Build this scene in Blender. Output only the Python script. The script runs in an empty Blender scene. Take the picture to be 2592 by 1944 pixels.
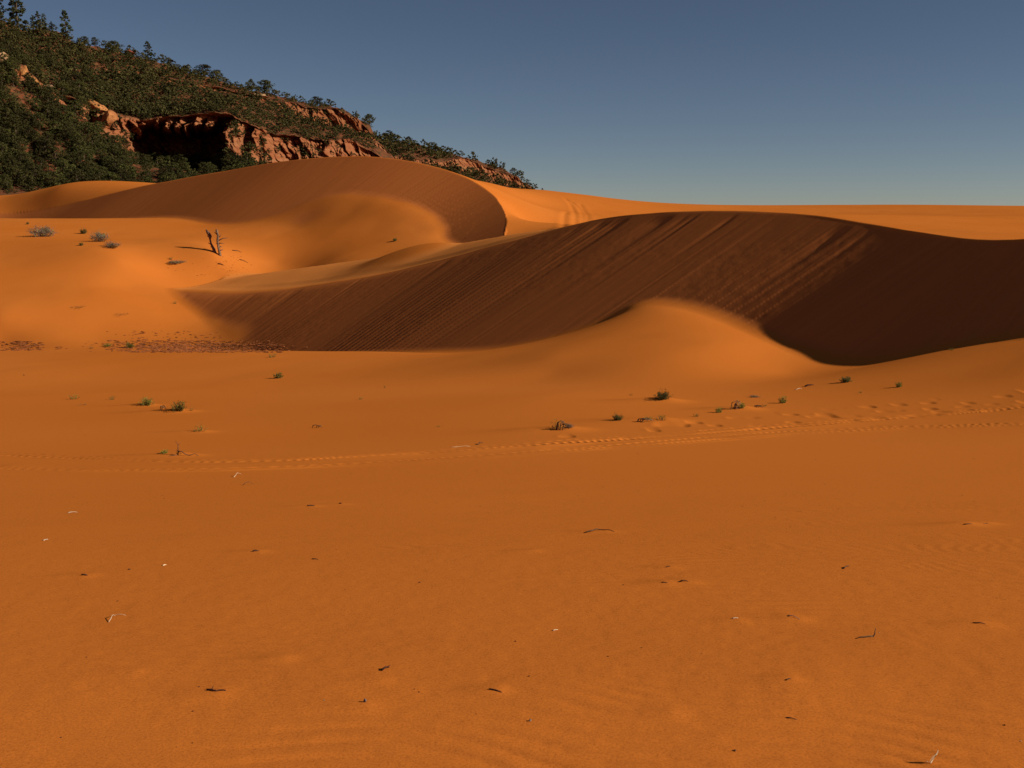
import bpy, math, random
import numpy as np
C = bpy.context.scene.collection
rng = np.random.default_rng(7)
R = math.radians
F = 2520.0; PITCH = math.atan(432/2520.0)
CP, SP = math.cos(PITCH), math.sin(PITCH)
SUN_E, SUN_A = R(26), R(-12)        # elevation, angle from +X towards +Y
SUND = np.array([math.cos(SUN_A)*math.cos(SUN_E), math.sin(SUN_A)*math.cos(SUN_E), math.sin(SUN_E)])

def ray(px, py):
    a = (np.asarray(px, float)-1296)/F; b = (972-np.asarray(py, float))/F
    dx = a; dy = CP+b*SP; dz = -SP+b*CP
    return dx/dy, dz/dy             # x/Y, z/Y
def P(px, py, Y):
    u, q = ray(px, py)
    return np.array([u*Y, Y, q*Y])

# ------------------------------------------------------------------ noise
def hsh(ix, iy, seed):
    h = (ix.astype(np.int64)*374761393 + iy.astype(np.int64)*668265263 + seed*982451653) & 0xffffffff
    h = ((h ^ (h >> 13))*1274126177) & 0xffffffff
    h = h ^ (h >> 16)
    return (h & 0xffff)/32767.5 - 1.0
def vnoise(x, y, seed=0):
    ix = np.floor(x); iy = np.floor(y); fx = x-ix; fy = y-iy
    fx = fx*fx*fx*(fx*(fx*6-15)+10); fy = fy*fy*fy*(fy*(fy*6-15)+10)
    a = hsh(ix, iy, seed); b = hsh(ix+1, iy, seed); c = hsh(ix, iy+1, seed); d = hsh(ix+1, iy+1, seed)
    return (a*(1-fx)+b*fx)*(1-fy) + (c*(1-fx)+d*fx)*fy
def fbm(x, y, oct=4, seed=0, gain=.5):
    s = 0; a = 1.0; t = 0
    for k in range(oct):
        s = s + a*vnoise(x*(2.03**k)+k*17.3, y*(2.03**k)-k*9.1, seed+k); t += a; a *= gain
    return s/t
def sstep(a, b, x):
    t = np.clip((x-a)/(b-a), 0, 1); return t*t*(3-2*t)
def smax(a, b, k):
    h = np.clip(.5+.5*(a-b)/k, 0, 1)
    return b*(1-h)+a*h + k*h*(1-h)

# ------------------------------------------------------------------ thin plate spline of z/Y over (x/Y, ln Y)
class TPS:
    def __init__(self, pts, lam=1e-4):
        A = []
        for (px, py, Y) in pts:
            u, q = ray(px, py); A.append((u, math.log(Y), q))
        A = np.array(A, float); self.c = A[:, :2]; n = len(A)
        K = self.phi(((self.c[:, None]-self.c[None])**2).sum(-1)) + lam*np.eye(n)
        Pm = np.hstack([np.ones((n, 1)), self.c])
        M = np.zeros((n+3, n+3)); M[:n, :n] = K; M[:n, n:] = Pm; M[n:, :n] = Pm.T
        self.w = np.linalg.solve(M, np.concatenate([A[:, 2], np.zeros(3)]))
    @staticmethod
    def phi(r2): return .5*r2*np.log(r2+1e-12)
    def __call__(self, x, y):
        u = x/y; v = np.log(y); n = len(self.c)
        out = self.w[n] + self.w[n+1]*u + self.w[n+2]*v
        for i in range(n):
            out = out + self.w[i]*self.phi((u-self.c[i, 0])**2+(v-self.c[i, 1])**2)
        return out*y

# ------------------------------------------------------------------ brink curves of the two dunes
class Brink:
    def __init__(self, pts, extra=None, n=120, sm=5, val=None, tan=None):
        tp = np.array(tan, float); tpx = [p[0] for p in pts]; tn_ = list(np.interp(tpx, tp[:, 0], tp[:, 1]))+[tp[-1, 1]]*len(extra or [])
        Q = [P(*p) for p in pts]; V = list(val) if val is not None else [0]*len(Q)
        for e in (extra or []): Q.append(np.array(e, float)); V.append(0)
        Q = np.array(Q); V = np.array(V, float)
        L = np.concatenate([[0], np.cumsum(np.hypot(*(np.diff(Q[:, :2], axis=0).T)))])
        t = np.linspace(0, L[-1], n)
        Z = np.stack([np.interp(t, L, Q[:, k]) for k in range(3)]+[np.interp(t, L, V), np.interp(t, L, tn_)], 1)
        ker = np.ones(sm)/sm
        for _ in range(2):
            pad = np.vstack([2*Z[:1]-Z[1:sm//2+1][::-1], Z, 2*Z[-1:]-Z[-sm//2:-1][::-1]])
            pad = pad[:n+2*(sm//2)]
            Z = np.stack([np.convolve(pad[:, k], ker, 'valid') for k in range(5)], 1)
        self.Z = Z; self.L = np.concatenate([[0], np.cumsum(np.hypot(*(np.diff(Z[:, :2], axis=0).T)))]); self.ds = self.L[-1]/n
    y0, y1, xr, ux = 15, 200, 95, 9
    def query(self, x, y):
        """signed distance (positive in front of the brink, on the slip face), arc length, brink height, extra"""
        x0, y0 = x, y
        near = (y > self.y0) & (y < self.y1) & (np.abs(x) < self.xr)
        x = x0[near]; y = y0[near]
        best = np.full(x.shape, 1e18); s = np.zeros_like(x); zb = np.zeros_like(x); sg = np.ones_like(x); ev = np.zeros_like(x); tn = np.full(x.shape, .6)
        ws = np.zeros_like(x); wz = np.zeros_like(x); w2 = np.zeros_like(x)
        Z = self.Z
        for i in range(len(Z)-1):
            ax, ay = Z[i, :2]; dx, dy = Z[i+1, :2]-Z[i, :2]; l2 = dx*dx+dy*dy
            t = np.clip(((x-ax)*dx+(y-ay)*dy)/l2, 0, 1)
            ex = x-ax-t*dx; ey = y-ay-t*dy; d2 = ex*ex+ey*ey
            w2 += 1/(d2+.02); w_ = 1/((d2+.3)**2);  ws += w_; wz += w_*(Z[i, 2]+t*(Z[i+1, 2]-Z[i, 2]))
            m = d2 < best
            best = np.where(m, d2, best)
            s = np.where(m, self.L[i]+t*math.sqrt(l2), s)
            zb = np.where(m, Z[i, 2]+t*(Z[i+1, 2]-Z[i, 2]), zb)
            ev = np.where(m, Z[i, 3]+t*(Z[i+1, 3]-Z[i, 3]), ev)
            tn = np.where(m, Z[i, 4]+t*(Z[i+1, 4]-Z[i, 4]), tn)
            sg = np.where(m, np.where(dx*(y-ay)-dy*(x-ax) < 0, 1.0, -1.0), sg)
        k_ = sstep(.1, 1.2, np.sqrt(best))*(sg < 0); zb = zb*(1-k_)+wz/ws*k_
        out = [np.where((y0 < self.y0) & (x0 < self.ux*y0), 999., -999.)+0*x0, np.zeros_like(x0), np.full(x0.shape, -20.), np.zeros_like(x0), np.full(x0.shape, .6), np.full(x0.shape, 1e-9), np.full(x0.shape, -20.)]
        for o, v in zip(out, (np.sqrt(best)*sg, s, zb, ev, tn, w2*self.ds, wz/ws)): o[near] = v
        return out

B1 = Brink([(425,733,118),(480,733,116.5),(600,737,111.5),(763,723,104.3),(953,692,96.5),(1133,652,89.5),(1250,619,85.5),(1365,588,81.5),(1460,563,78),
            (1566,546,74),(1690,535,69),(1819,531,64.5),(1950,533,60.3),(2074,544,56.3),(2180,562,53),(2309,588,49.2),(2450,606,45.2),(2592,615,41.8)],
           extra=[(24.0,39.3,-.5),(25.8,36.8,1.1),(26.8,33.5,-1.6),(27.8,28.5,-4.8),(28.5,22,-8)],  # unseen spur past the right edge, shaped to shade the face's right corner
           val=[.6,1.0,1.0,1.0,.9,.6,.4,.25,.1,0,0,0,0,0,0,0,0,0], tan=[(430,.58),(600,.57),(763,.51),(953,.46),(1250,.465),(1566,.52),(1950,.55),(2180,.575),(2592,.60)])
B2 = Brink([(-160,536,248),(-60,539,245),(35,541,242),(100,532,237),(187,514,229),(340,475,213),(450,454,204),(560,434,195),(660,416,187),(750,403,180),
            (840,396,174.5),(914,394,170),(970,397,166.5),(1020,403,163),(1070,412,160),(1113,423,157),(1165,441,153),(1207,460,149),(1245,486,144),(1270,512,139),(1285,540,133),(1287,567,128),(1278,596,123),
            (1268,640,116),(1268,690,110)], n=240, sm=11, tan=[(0,.60),(900,.61),(1150,.54),(1260,.48),(1285,.44)])
B2.y0, B2.y1, B2.xr, B2.ux = 95, 330, 190, -.0111
K1 = Brink([(408,737,119),(480,713,125),(600,695,129),(763,673,126),(953,647,118.5),(1133,617,108),(1300,588,96.5),(1400,577,87.5),(1480,562,79),(1566,548,74.5)], n=60, tan=[(0,.6),(9,.6)])
# low ground: foreground slope, hollow, left slope with the dead tree
g = []
rows = [(1944,2.76),(1750,3.25),(1600,3.95),(1480,4.75),(1400,5.6),(1300,8),(1200,13.5),(1100,23),(1000,38),(945,51)]
for px, k in ((-300,1.0),(200,1.0),(800,.95),(1400,.78),(2000,.76),(2592,.66),(2900,.60)):
    for (py, Y) in rows:
        kk = 1+(k-1)*min(1, max(0, (Y-8)/30))
        if px >= 2500 and py < 1000: continue
        g.append((px, py, Y*kk))
g += [(-300,893,70),(0,894,72),(350,891,72),(700,893,72),(1000,889,62),(1250,881,53.5),(1400,867,48.5),(1500,838,49.5),(1600,850,45.5),(1400,905,42),(1250,912,45),(1700,900,40),(1800,870,42),
      (2592,900,31.2),(2592,945,27.8),(2592,855,35.5),(2900,830,32),(2400,886,36.5),(2300,905,37.5),(2450,940,30)]
g += [(-300,915,80),(0,913,80),(350,908,80),(620,903,82),(-300,884,92),(0,884,92),(250,884,92),(430,884,92),(540,885,92.5),(700,905,87),(640,893,88),
      (0,868,97),(250,862,97),(480,862,97.5),(-300,860,97),
      (1000,915,74),(1250,905,64),(1400,888,62),(1300,945,78),(1480,900,72),
      (-300,800,100),(0,805,100),(200,800,102),(380,790,106),(0,740,108),(-300,740,108),(250,740,110),(330,724,116),(150,700,115),(-300,665,119),(0,665,121),(300,660,121),
      (540,643,129.5),(430,695,124),(550,706,126),(700,706,128),(700,666,136),(700,640,139),(0,610,137),(350,605,141),(650,600,146),(850,585,143),(760,562,153),(890,535,150),(960,560,143),(950,658,119),(1050,643,117.5),(1120,635,115),(850,672,122),(950,641,127),(1050,624,128),(850,653,130),(950,600,137),(1000,570,140),
      (1200,660,100),(1230,650,108),(1200,635,120),(1185,605,135),(1230,630,128),(1050,577,138),(1085,602,133),
      (0,571,155),(350,567,162),(-300,575,152),(600,562,165),(0,553,183),(350,552,183),(560,545,180),(700,531,172),(-300,550,183),
      (0,560,205),(350,562,205),(560,556,200),(-300,565,205),
      
      (0,560,250),(500,560,230),(900,560,190),(1200,600,160),(1400,640,150),
      (1400,920,95),(1400,800,110),(1700,960,80),(1700,800,110),(2100,960,62),(2100,760,100),(2592,930,50),(2592,800,75),(2592,700,110),(2900,900,50),(2900,700,110),
      (1700,640,160),(2592,620,180),(-300,560,250)]
# points where the low sand meets a slip face: intersect their pixel rays with the face so base and face share them
def hit_face(B, px, py, lo, hi):
    Y = np.linspace(lo, hi, 1500); u, q = ray(px, py)
    d, s, zb, _, tn, _, _ = B.query(u*Y, Y)
    f = q*Y-(zb-tn*d)
    k = np.where((f <= 0) & (d > 0))[0]
    return float(Y[k[0]]) if len(k) else None
for (B, lo, hi, L) in ((B1, 33, 118, [(440,745),(520,804),(560,832),(600,856),(1540,812),(1600,780),(1660,771),(1730,779),(1820,806),(1900,841),(2000,884),(2080,908),(2150,921),(2210,921)]),
                       (B2, 110, 240, [(760,520),(820,500),(890,491),(970,499),(1050,519),(1100,545),(1128,580),(1128,600)])):
    for (px, py) in L:
        Y = hit_face(B, px, py, lo, hi)
        if Y: g.append((px, py, Y))
        print('hit', px, py, Y)
BASE = TPS(g, 3e-5)
h = [(1207,458,152),(1260,468,185),(1355,480,228),(1460,502,245),(1600,516,262),(1750,525,280),(1500,545,175),(1400,565,130),(1330,560,140),(1335,590,116),(1400,582,104),(1700,540,200),
     (1300,500,165),(1380,520,180),(1850,521,262),(2000,519,255),(2300,518,250),(2592,521,250),(2900,524,250),(2300,548,150),(2592,575,110),(2900,590,100),(2000,545,140),(1800,552,130),
     (914,425,200),(700,440,215),(1100,445,190),(1200,480,230),(500,470,235),(250,471,238),(150,478,243),(60,493,252),(0,503,256),(-100,503,258),(-250,503,262),
     (60,520,290),(300,505,280),(700,480,270),(1000,480,270),(1300,510,290),(1460,530,330),(1750,555,350),(2000,550,330),(2300,550,330),(2592,553,330),(2900,555,330)]
for i in range(0, 232, 12):
    b = B2.Z[i]; u = b[0]/b[1]; q = b[2]/b[1]
    bb = (q*CP+SP)/(CP-q*SP); aa = u*(CP+bb*SP)      # inverse of ray()
    h.append((aa*F+1296, 972-bb*F, b[1]))
HIGH = TPS(h, 3e-5)

UC = .66
def height(x, y, full=False):
    """height of the sand for any plan position (numpy arrays); eye at z = 0"""
    r = np.hypot(x, y); th = np.arctan2(x, y); ta = np.abs(th); tc = np.sign(th)*np.where(ta < .54, ta, .54+.12*np.tanh((ta-.54)/.12))
    rr = np.maximum(r, 1.5)
    xc = rr*np.sin(tc); yc = rr*np.cos(tc)
    yq = np.clip(yc, 2.3, 260.)
    b = BASE(xc*yq/yc, yq)
    b = b*np.clip(yc/2.3, .0, 1)**0 
    b = np.where(yc < 2.3, b*.0 + BASE(xc*2.3/yc, np.full_like(yc, 2.3)), b)
    hi = HIGH(xc*np.clip(yc, 60, 345)/yc, np.clip(yc, 60, 345))
    d2, s2, zb2, _, tn2, _, _ = B2.query(x, y)
    d1, s1, zb1, ev1, tn1, w1, wz1 = B1.query(x, y)
    hi = hi-.10*np.clip(25+d1, 0, 200)-.5*np.clip(d1, 0, 200)
    hi = np.where(yc > 345, hi, hi)
    D2 = np.where(d2 > 0, zb2-tn2*d2, hi)
    D2 = np.where(th < -.62, np.minimum(D2, 2), D2)
    # outside the right of the frame the high plain begins behind the near dune
    z = smax(b, D2, .5)
    back = -d1
    ev1s = np.clip(ev1, 0, 1)
    dk, sk_, zk, _, _, wk, wzk = K1.query(x, y)
    fr = wk/(w1+wk); mid = wz1*(1-fr)+wzk*fr
    kk = sstep(0, 3.5, back); mid = zb1*(1-kk)+mid*kk
    D1b = np.where(ev1 > .01, mid - .14*np.maximum(0, -dk), zb1 - .15*np.maximum(0, back))
    D1b = D1b - .02*np.maximum(0, back)
    D1b = D1b - (.6*np.maximum(0, back))*(s1 <= 1e-6)
    D1 = np.where(d1 > 0, zb1-tn1*d1, D1b)
    D1 = D1 - tn1*.45*np.clip(1-np.abs(d1)/1.8, 0, 1)**2*ev1s
    D1 = np.where(np.abs(d1) > 900, -60, D1)
    # the near brink rounds off where the dune carries a hump behind it
    z1 = smax(z, D1, .55)
    z = z1
    far = sstep(300, 520, r)
    z = z*(1-far) + (-14)*far
    if not full: return z
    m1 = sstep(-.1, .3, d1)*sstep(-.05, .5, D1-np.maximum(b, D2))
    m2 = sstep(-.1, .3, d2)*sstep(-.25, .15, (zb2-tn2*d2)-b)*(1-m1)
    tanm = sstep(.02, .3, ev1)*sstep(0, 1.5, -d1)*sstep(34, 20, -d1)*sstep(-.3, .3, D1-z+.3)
    return z, d1, s1, d2, s2, m1, m2, tanm
def zat(x, y): return float(height(np.array([float(x)]), np.array([float(y)]))[0]) + float(detail(np.array([float(x)]), np.array([float(y)]))[0])

# ------------------------------------------------------------------ small relief: tyre tracks, footprints, wind tails
MOUNDS = []      # (x, y, height, radius)
def hitpx(px, py, lo=2.2, hi=300):
    u, q = ray(px, py)
    Y = np.exp(np.linspace(math.log(lo), math.log(hi), 1200))
    z = height(u*Y, Y); f = q*Y-z
    k = np.where(f <= 0)[0]
    if not len(k): return np.array([u*hi, hi, q*hi])
    i = k[0]
    if i == 0: return np.array([u*Y[0], Y[0], z[0]])
    t = f[i-1]/(f[i-1]-f[i]+1e-12); YY = Y[i-1]+t*(Y[i]-Y[i-1])
    return np.array([u*YY, YY, q*YY])
class Line2:
    def __init__(self, pix, n=140):
        Q = np.array([hitpx(*p)[:2] for p in pix])
        L = np.concatenate([[0], np.cumsum(np.hypot(*(np.diff(Q, axis=0).T)))])
        t = np.linspace(0, L[-1], n); Z = np.stack([np.interp(t, L, Q[:, k]) for k in range(2)], 1)
        for _ in range(6): Z[1:-1] = (Z[:-2]+Z[1:-1]+Z[2:])/3
        self.Z = Z; self.L = np.concatenate([[0], np.cumsum(np.hypot(*(np.diff(Z, axis=0).T)))])
    def query(self, x, y):
        best = np.full(x.shape, 1e18); s = np.zeros_like(x); sg = np.ones_like(x); Z = self.Z
        for i in range(len(Z)-1):
            ax, ay = Z[i]; dx, dy = Z[i+1]-Z[i]; l2 = dx*dx+dy*dy
            t = np.clip(((x-ax)*dx+(y-ay)*dy)/l2, 0, 1)
            d2 = (x-ax-t*dx)**2+(y-ay-t*dy)**2; m = d2 < best
            best = np.where(m, d2, best); s = np.where(m, self.L[i]+t*math.sqrt(l2), s)
            sg = np.where(m, np.sign(dx*(y-ay)-dy*(x-ax)), sg)
        return np.sqrt(best)*sg, s
T1 = Line2([(-260,1172),(0,1182),(250,1189),(500,1189),(760,1180),(1000,1167),(1296,1146),(1600,1122),(1950,1094),(2250,1079),(2592,1070),(2850,1066)])
T2 = Line2([(-260,1142),(0,1152),(250,1164),(500,1171),(760,1166),(1000,1153),(1296,1131),(1600,1112),(1950,1084),(2250,1060),(2592,1030),(2850,1006)])
T3 = Line2([(1500,1105),(1700,1083),(1950,1060),(2250,1033),(2592,1000),(2850,975)])
def detail(x, y):
    z = np.zeros_like(x)
    r = np.hypot(x, y)
    m = (r > 10) & (r < 41) & (y > 5)
    if m.any():
        X, Y = x[m], y[m]; dz = np.zeros_like(X)
        nz = fbm(X*.9, Y*.9, 3, 5)
        for T, w, dep, per, off in ((T1,.08,.027,.19,0),(T2,.09,.025,.17,0),(T1,.06,.010,.15,.42),(T2,.06,.011,.21,-.38),(T1,.32,.014,9,-.2)):
            d, s = T.query(X, Y); d = d+off*(1+.25*vnoise(s*.12, s*0, 4))
            fade = .55+.45*np.clip(nz*2+.3, -1, 1)
            prof = np.exp(-(d/w)**2)
            dz += -1.35*dep*prof*fade*(.62+.5*np.sin((s+.3*vnoise(s*.7, d*0, 3))/per*2*math.pi))*(1+.5*vnoise(s*1.3, d*0, 9))
            dz += .014*np.exp(-((np.abs(d)-w*1.9)/(w*.7))**2)*fade
        d, s = T3.query(X, Y)
        band = np.exp(-(d/.9)**4)
        dz += -.036*band*np.clip(vnoise(X*2.6, Y*1.9, 31)-.30, 0, 1)*1.6 + .012*band*np.clip(vnoise(X*2.6+.35, Y*1.9, 31)-.3, 0, 1)
        d, s = T2.query(X, Y)
        band = np.exp(-((d-.5)/.6)**4)*sstep(3, 12, X)
        dz += -.042*band*np.clip(vnoise(X*2.9, Y*2.2, 37)-.25, 0, 1)*1.5
        z[m] = dz
    for (mx, my, hh, rad) in MOUNDS:
        m = (np.abs(x-mx) < rad*6) & (np.abs(y-my) < rad*4)
        if m.any():
            X = x[m]-mx; Y = y[m]-my
            z[m] += hh*np.exp(-(Y/rad)**2 - (np.where(X > 0, X/rad/1.1, X/rad/2.6))**2)
    return z
# ripples: crests run almost across the view
FART = [Line2(t, 40) for t in ([(1433,537),(1427,556),(1425,574)], [(1431,503),(1451,521),(1458,542),(1451,572)], [(1447,511),(1466,520),(1474,538),(1474,564)], [(1468,517),(1488,542),(1480,564)])]
def far_tracks(x, y):
    z = np.zeros_like(x); m = (y > 75) & (y < 270) & (x > 2) & (x < 30)
    if m.any():
        for T in FART:
            d, s = T.query(x[m], y[m]); z[m] += -.07*np.exp(-(d/.4)**2)+.02*np.exp(-((np.abs(d)-.9)/.4)**2)
    return z
def ripples(x, y):
    r = np.hypot(x, y)
    m = (r < 16) & (y > 0)
    z = np.zeros_like(x)
    X, Y = x[m], y[m]
    wx = fbm(X*.55, Y*.9, 3, 11)*.30 + fbm(X*1.7, Y*3.0, 2, 12)*.045
    ph = (Y + .20*X + wx)/.078
    w = np.sin(ph*2*math.pi) + .3*np.sin(ph*4*math.pi+.8)
    patch = sstep(-.25, .35, fbm(X*.55+3, Y*.8, 3, 21) + .22*np.clip(X, -1.5, 2.5) - .10*np.maximum(0, Y-4) + .08)
    amp = (.0002+.0021*patch)*sstep(15, 7, r[m])
    z[m] = w*amp + .0011*fbm(X*14, Y*14, 2, 61)*sstep(9, 4, r[m])
    z[m] += .006*fbm(X*.8, Y*1.2, 3, 71)*sstep(15, 8, r[m])
    return z

# ------------------------------------------------------------------ helpers for objects
def setp(o, label=None, cat=None, group=None, kind=None):
    if label and len(label.split()) > 16: print('LONG', len(label.split()), label)
    if label: o['label'] = label
    if cat: o['category'] = cat
    if group: o['group'] = group
    if kind: o['kind'] = kind
    return o
def mesh_np(name, V, Fq, mat, smooth=True, attrs=None):
    me = bpy.data.meshes.new(name)
    V = np.asarray(V, np.float32); Fq = np.asarray(Fq, np.int32); k = Fq.shape[1]
    me.vertices.add(len(V)); me.vertices.foreach_set('co', V.ravel())
    me.loops.add(Fq.size); me.loops.foreach_set('vertex_index', Fq.ravel())
    me.polygons.add(len(Fq)); me.polygons.foreach_set('loop_start', np.arange(0, Fq.size, k, dtype=np.int32))
    try: me.polygons.foreach_set('loop_total', np.full(len(Fq), k, np.int32))
    except Exception: pass
    me.update(calc_edges=True)
    me.polygons.foreach_set('use_smooth', np.full(len(Fq), smooth))
    for nm, (ty, arr) in (attrs or {}).items():
        a = me.attributes.new(nm, ty, 'POINT')
        a.data.foreach_set('vector' if ty == 'FLOAT_VECTOR' else 'value', np.asarray(arr, np.float32).ravel())
    me.materials.append(mat)
    return me
def link(name, me, parent=None):
    o = bpy.data.objects.new(name, me); C.objects.link(o)
    if parent is not None: o.parent = parent
    return o
def empty(name, loc, rz=0, sc=1):
    o = bpy.data.objects.new(name, None); C.objects.link(o); o.location = loc; o.rotation_euler = (0, 0, rz)
    o.scale = (sc, sc, sc) if np.isscalar(sc) else sc
    o.empty_display_size = .1
    return o
class Geo:
    """collects triangles / quads as quads-with-repeats free lists, one mesh per part"""
    def __init__(s): s.v = []; s.f = []; s.n = 0
    def add(s, V, Fc):
        s.v.append(np.asarray(V, float)); s.f += [tuple(int(i)+s.n for i in f) for f in Fc]; s.n += len(V)
    def tube(s, pts, rad, sides=6, jag=0):
        pts = np.asarray(pts, float); n = len(pts); rad = np.broadcast_to(np.asarray(rad, float), (n,))
        V = []
        for i in range(n):
            t = pts[min(i+1, n-1)]-pts[max(i-1, 0)]; t = t/(np.linalg.norm(t)+1e-9)
            a = np.cross(t, [0, 0, 1.]) if abs(t[2]) < .9 else np.cross(t, [1., 0, 0]); a /= np.linalg.norm(a); b = np.cross(t, a)
            for k in range(sides):
                an = 2*math.pi*k/sides; rr = rad[i]*(1+jag*(random.random()-.5))
                V.append(pts[i]+rr*(math.cos(an)*a+math.sin(an)*b))
        Fc = []
        for i in range(n-1):
            for k in range(sides):
                k2 = (k+1) % sides
                Fc.append((i*sides+k, i*sides+k2, (i+1)*sides+k2, (i+1)*sides+k))
        Fc.append(tuple(range(sides))[::-1]); Fc.append(tuple((n-1)*sides+k for k in range(sides)))
        s.add(V, Fc)
    def leaves(s, cen, size, dirs=None, asp=.5):
        """small pointed leaf quads at centres"""
        cen = np.asarray(cen, float)
        for c in cen:
            a = rng.normal(size=3) if dirs is None else dirs+rng.normal(size=3)*.6
            a /= np.linalg.norm(a); b = np.cross(a, rng.normal(size=3)); b /= np.linalg.norm(b)+1e-9
            L = size*rng.uniform(.6, 1.3)
            s.add([c-a*L*.5, c+b*L*asp*.5, c+a*L*.5, c-b*L*asp*.5], [(0, 1, 2, 3)])
    def mesh(s, name, mat, smooth=True):
        me = bpy.data.meshes.new(name); me.from_pydata(np.vstack(s.v).tolist(), [], s.f); me.update()
        me.polygons.foreach_set('use_smooth', np.full(len(me.polygons), smooth)); me.materials.append(mat); return me

# ------------------------------------------------------------------ materials
def nt_new(name):
    m = bpy.data.materials.new(name); m.use_nodes = True; nt = m.node_tree
    b = nt.nodes['Principled BSDF']; b.inputs['Roughness'].default_value = .95
    if 'Specular IOR Level' in b.inputs: b.inputs['Specular IOR Level'].default_value = .12
    return m, nt, b
def N(nt, t, **kw):
    n = nt.nodes.new(t)
    for k, v in kw.items():
        if k.startswith('_'): setattr(n, k[1:], v)
        else: n.inputs[k.replace('__', ' ')].default_value = v
    return n
def mth(nt, op, a, b=None, clamp=False):
    n = nt.nodes.new('ShaderNodeMath'); n.operation = op; n.use_clamp = clamp
    for i, v in enumerate((a, b)):
        if v is None: continue
        if isinstance(v, (int, float)): n.inputs[i].default_value = v
        else: nt.links.new(v, n.inputs[i])
    return n.outputs[0]
def ramp(nt, fac, stops):
    n = nt.nodes.new('ShaderNodeValToRGB'); e = n.color_ramp.elements
    while len(e) < len(stops): e.new(.5)
    for k, (p, c) in enumerate(stops): e[k].position = p; e[k].color = (*c, 1)
    nt.links.new(fac, n.inputs[0]); return n.outputs[0]
def mix(nt, fac, a, b):
    n = nt.nodes.new('ShaderNodeMix'); n.data_type = 'RGBA'
    if isinstance(fac, (int, float)): n.inputs[0].default_value = fac
    else: nt.links.new(fac, n.inputs[0])
    for i, v in ((6, a), (7, b)):
        if isinstance(v, tuple): n.inputs[i].default_value = (*v, 1)
        else: nt.links.new(v, n.inputs[i])
    return n.outputs[2]
def mix_mul(nt, a, c):
    n = nt.nodes.new('ShaderNodeMix'); n.data_type = 'RGBA'; n.blend_type = 'MULTIPLY'; n.inputs[0].default_value = 1
    nt.links.new(a, n.inputs[6]); n.inputs[7].default_value = (*c, 1); return n.outputs[2]
def noise(nt, vec, scale, detail=4, rough=.55, dist=0):
    n = nt.nodes.new('ShaderNodeTexNoise'); n.inputs['Scale'].default_value = scale; n.inputs['Detail'].default_value = detail
    n.inputs['Roughness'].default_value = rough; n.inputs['Distortion'].default_value = dist
    if vec is not None: nt.links.new(vec, n.inputs['Vector'])
    return n.outputs[0]
def vmul(nt, vec, xyz):
    n = nt.nodes.new('ShaderNodeVectorMath'); n.operation = 'MULTIPLY'; nt.links.new(vec, n.inputs[0]); n.inputs[1].default_value = xyz
    return n.outputs[0]

SAND = (.625, .182, .030)
def sand_material():
    m, nt, b = nt_new('orange_sand')
    tc = nt.nodes.new('ShaderNodeTexCoord').outputs['Object']
    uv = N(nt, 'ShaderNodeAttribute', _attribute_name='slip_uv').outputs['Vector']
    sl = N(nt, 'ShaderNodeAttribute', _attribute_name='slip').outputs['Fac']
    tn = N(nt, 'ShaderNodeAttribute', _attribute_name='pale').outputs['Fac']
    big = noise(nt, tc, .05, 3)
    col = ramp(nt, big, [(.3, (.60, .168, .025)), (.55, SAND), (.75, (.645, .195, .035))])
    col = mix(nt, mth(nt, 'MULTIPLY', tn, .85), col, (.76, .262, .060))  # crest strip: paler sand, brightened further to make up for its shading
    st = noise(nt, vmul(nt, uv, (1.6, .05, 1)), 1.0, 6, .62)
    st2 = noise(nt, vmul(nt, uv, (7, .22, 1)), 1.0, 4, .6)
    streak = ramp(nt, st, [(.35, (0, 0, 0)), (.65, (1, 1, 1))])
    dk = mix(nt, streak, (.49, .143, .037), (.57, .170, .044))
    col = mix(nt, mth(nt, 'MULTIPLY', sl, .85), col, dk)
    fine = noise(nt, tc, 110, 4, .8)
    grain = ramp(nt, fine, [(.34, (.74, .72, .70)), (.5, (1, 1, 1)), (.68, (1.12, 1.14, 1.2))])
    mm = nt.nodes.new('ShaderNodeMix'); mm.data_type = 'RGBA'; mm.blend_type = 'MULTIPLY'; mm.inputs[0].default_value = 1
    nt.links.new(col, mm.inputs[6]); nt.links.new(grain, mm.inputs[7])
    nt.links.new(mm.outputs[2], b.inputs['Base Color'])
    # bump: streaks down the slip faces, grain everywhere
    b1 = N(nt, 'ShaderNodeBump', Strength=1.0, Distance=.016); nt.links.new(mth(nt, 'MULTIPLY', st, sl), b1.inputs['Height'])
    b2 = N(nt, 'ShaderNodeBump', Strength=1.0, Distance=.008); nt.links.new(mth(nt, 'MULTIPLY', st2, sl), b2.inputs['Height']); nt.links.new(b1.outputs[0], b2.inputs['Normal'])
    mid = noise(nt, tc, 1.2, 5, .6)
    b3 = N(nt, 'ShaderNodeBump', Strength=1.0, Distance=.004); nt.links.new(mid, b3.inputs['Height']); nt.links.new(b2.outputs[0], b3.inputs['Normal'])
    b4 = N(nt, 'ShaderNodeBump', Strength=.6, Distance=.0012); nt.links.new(fine, b4.inputs['Height']); nt.links.new(b3.outputs[0], b4.inputs['Normal'])
    nt.links.new(b4.outputs[0], b.inputs['Normal'])
    b.inputs['Roughness'].default_value = 1; b.inputs['Specular IOR Level'].default_value = .0
    return m
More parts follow.
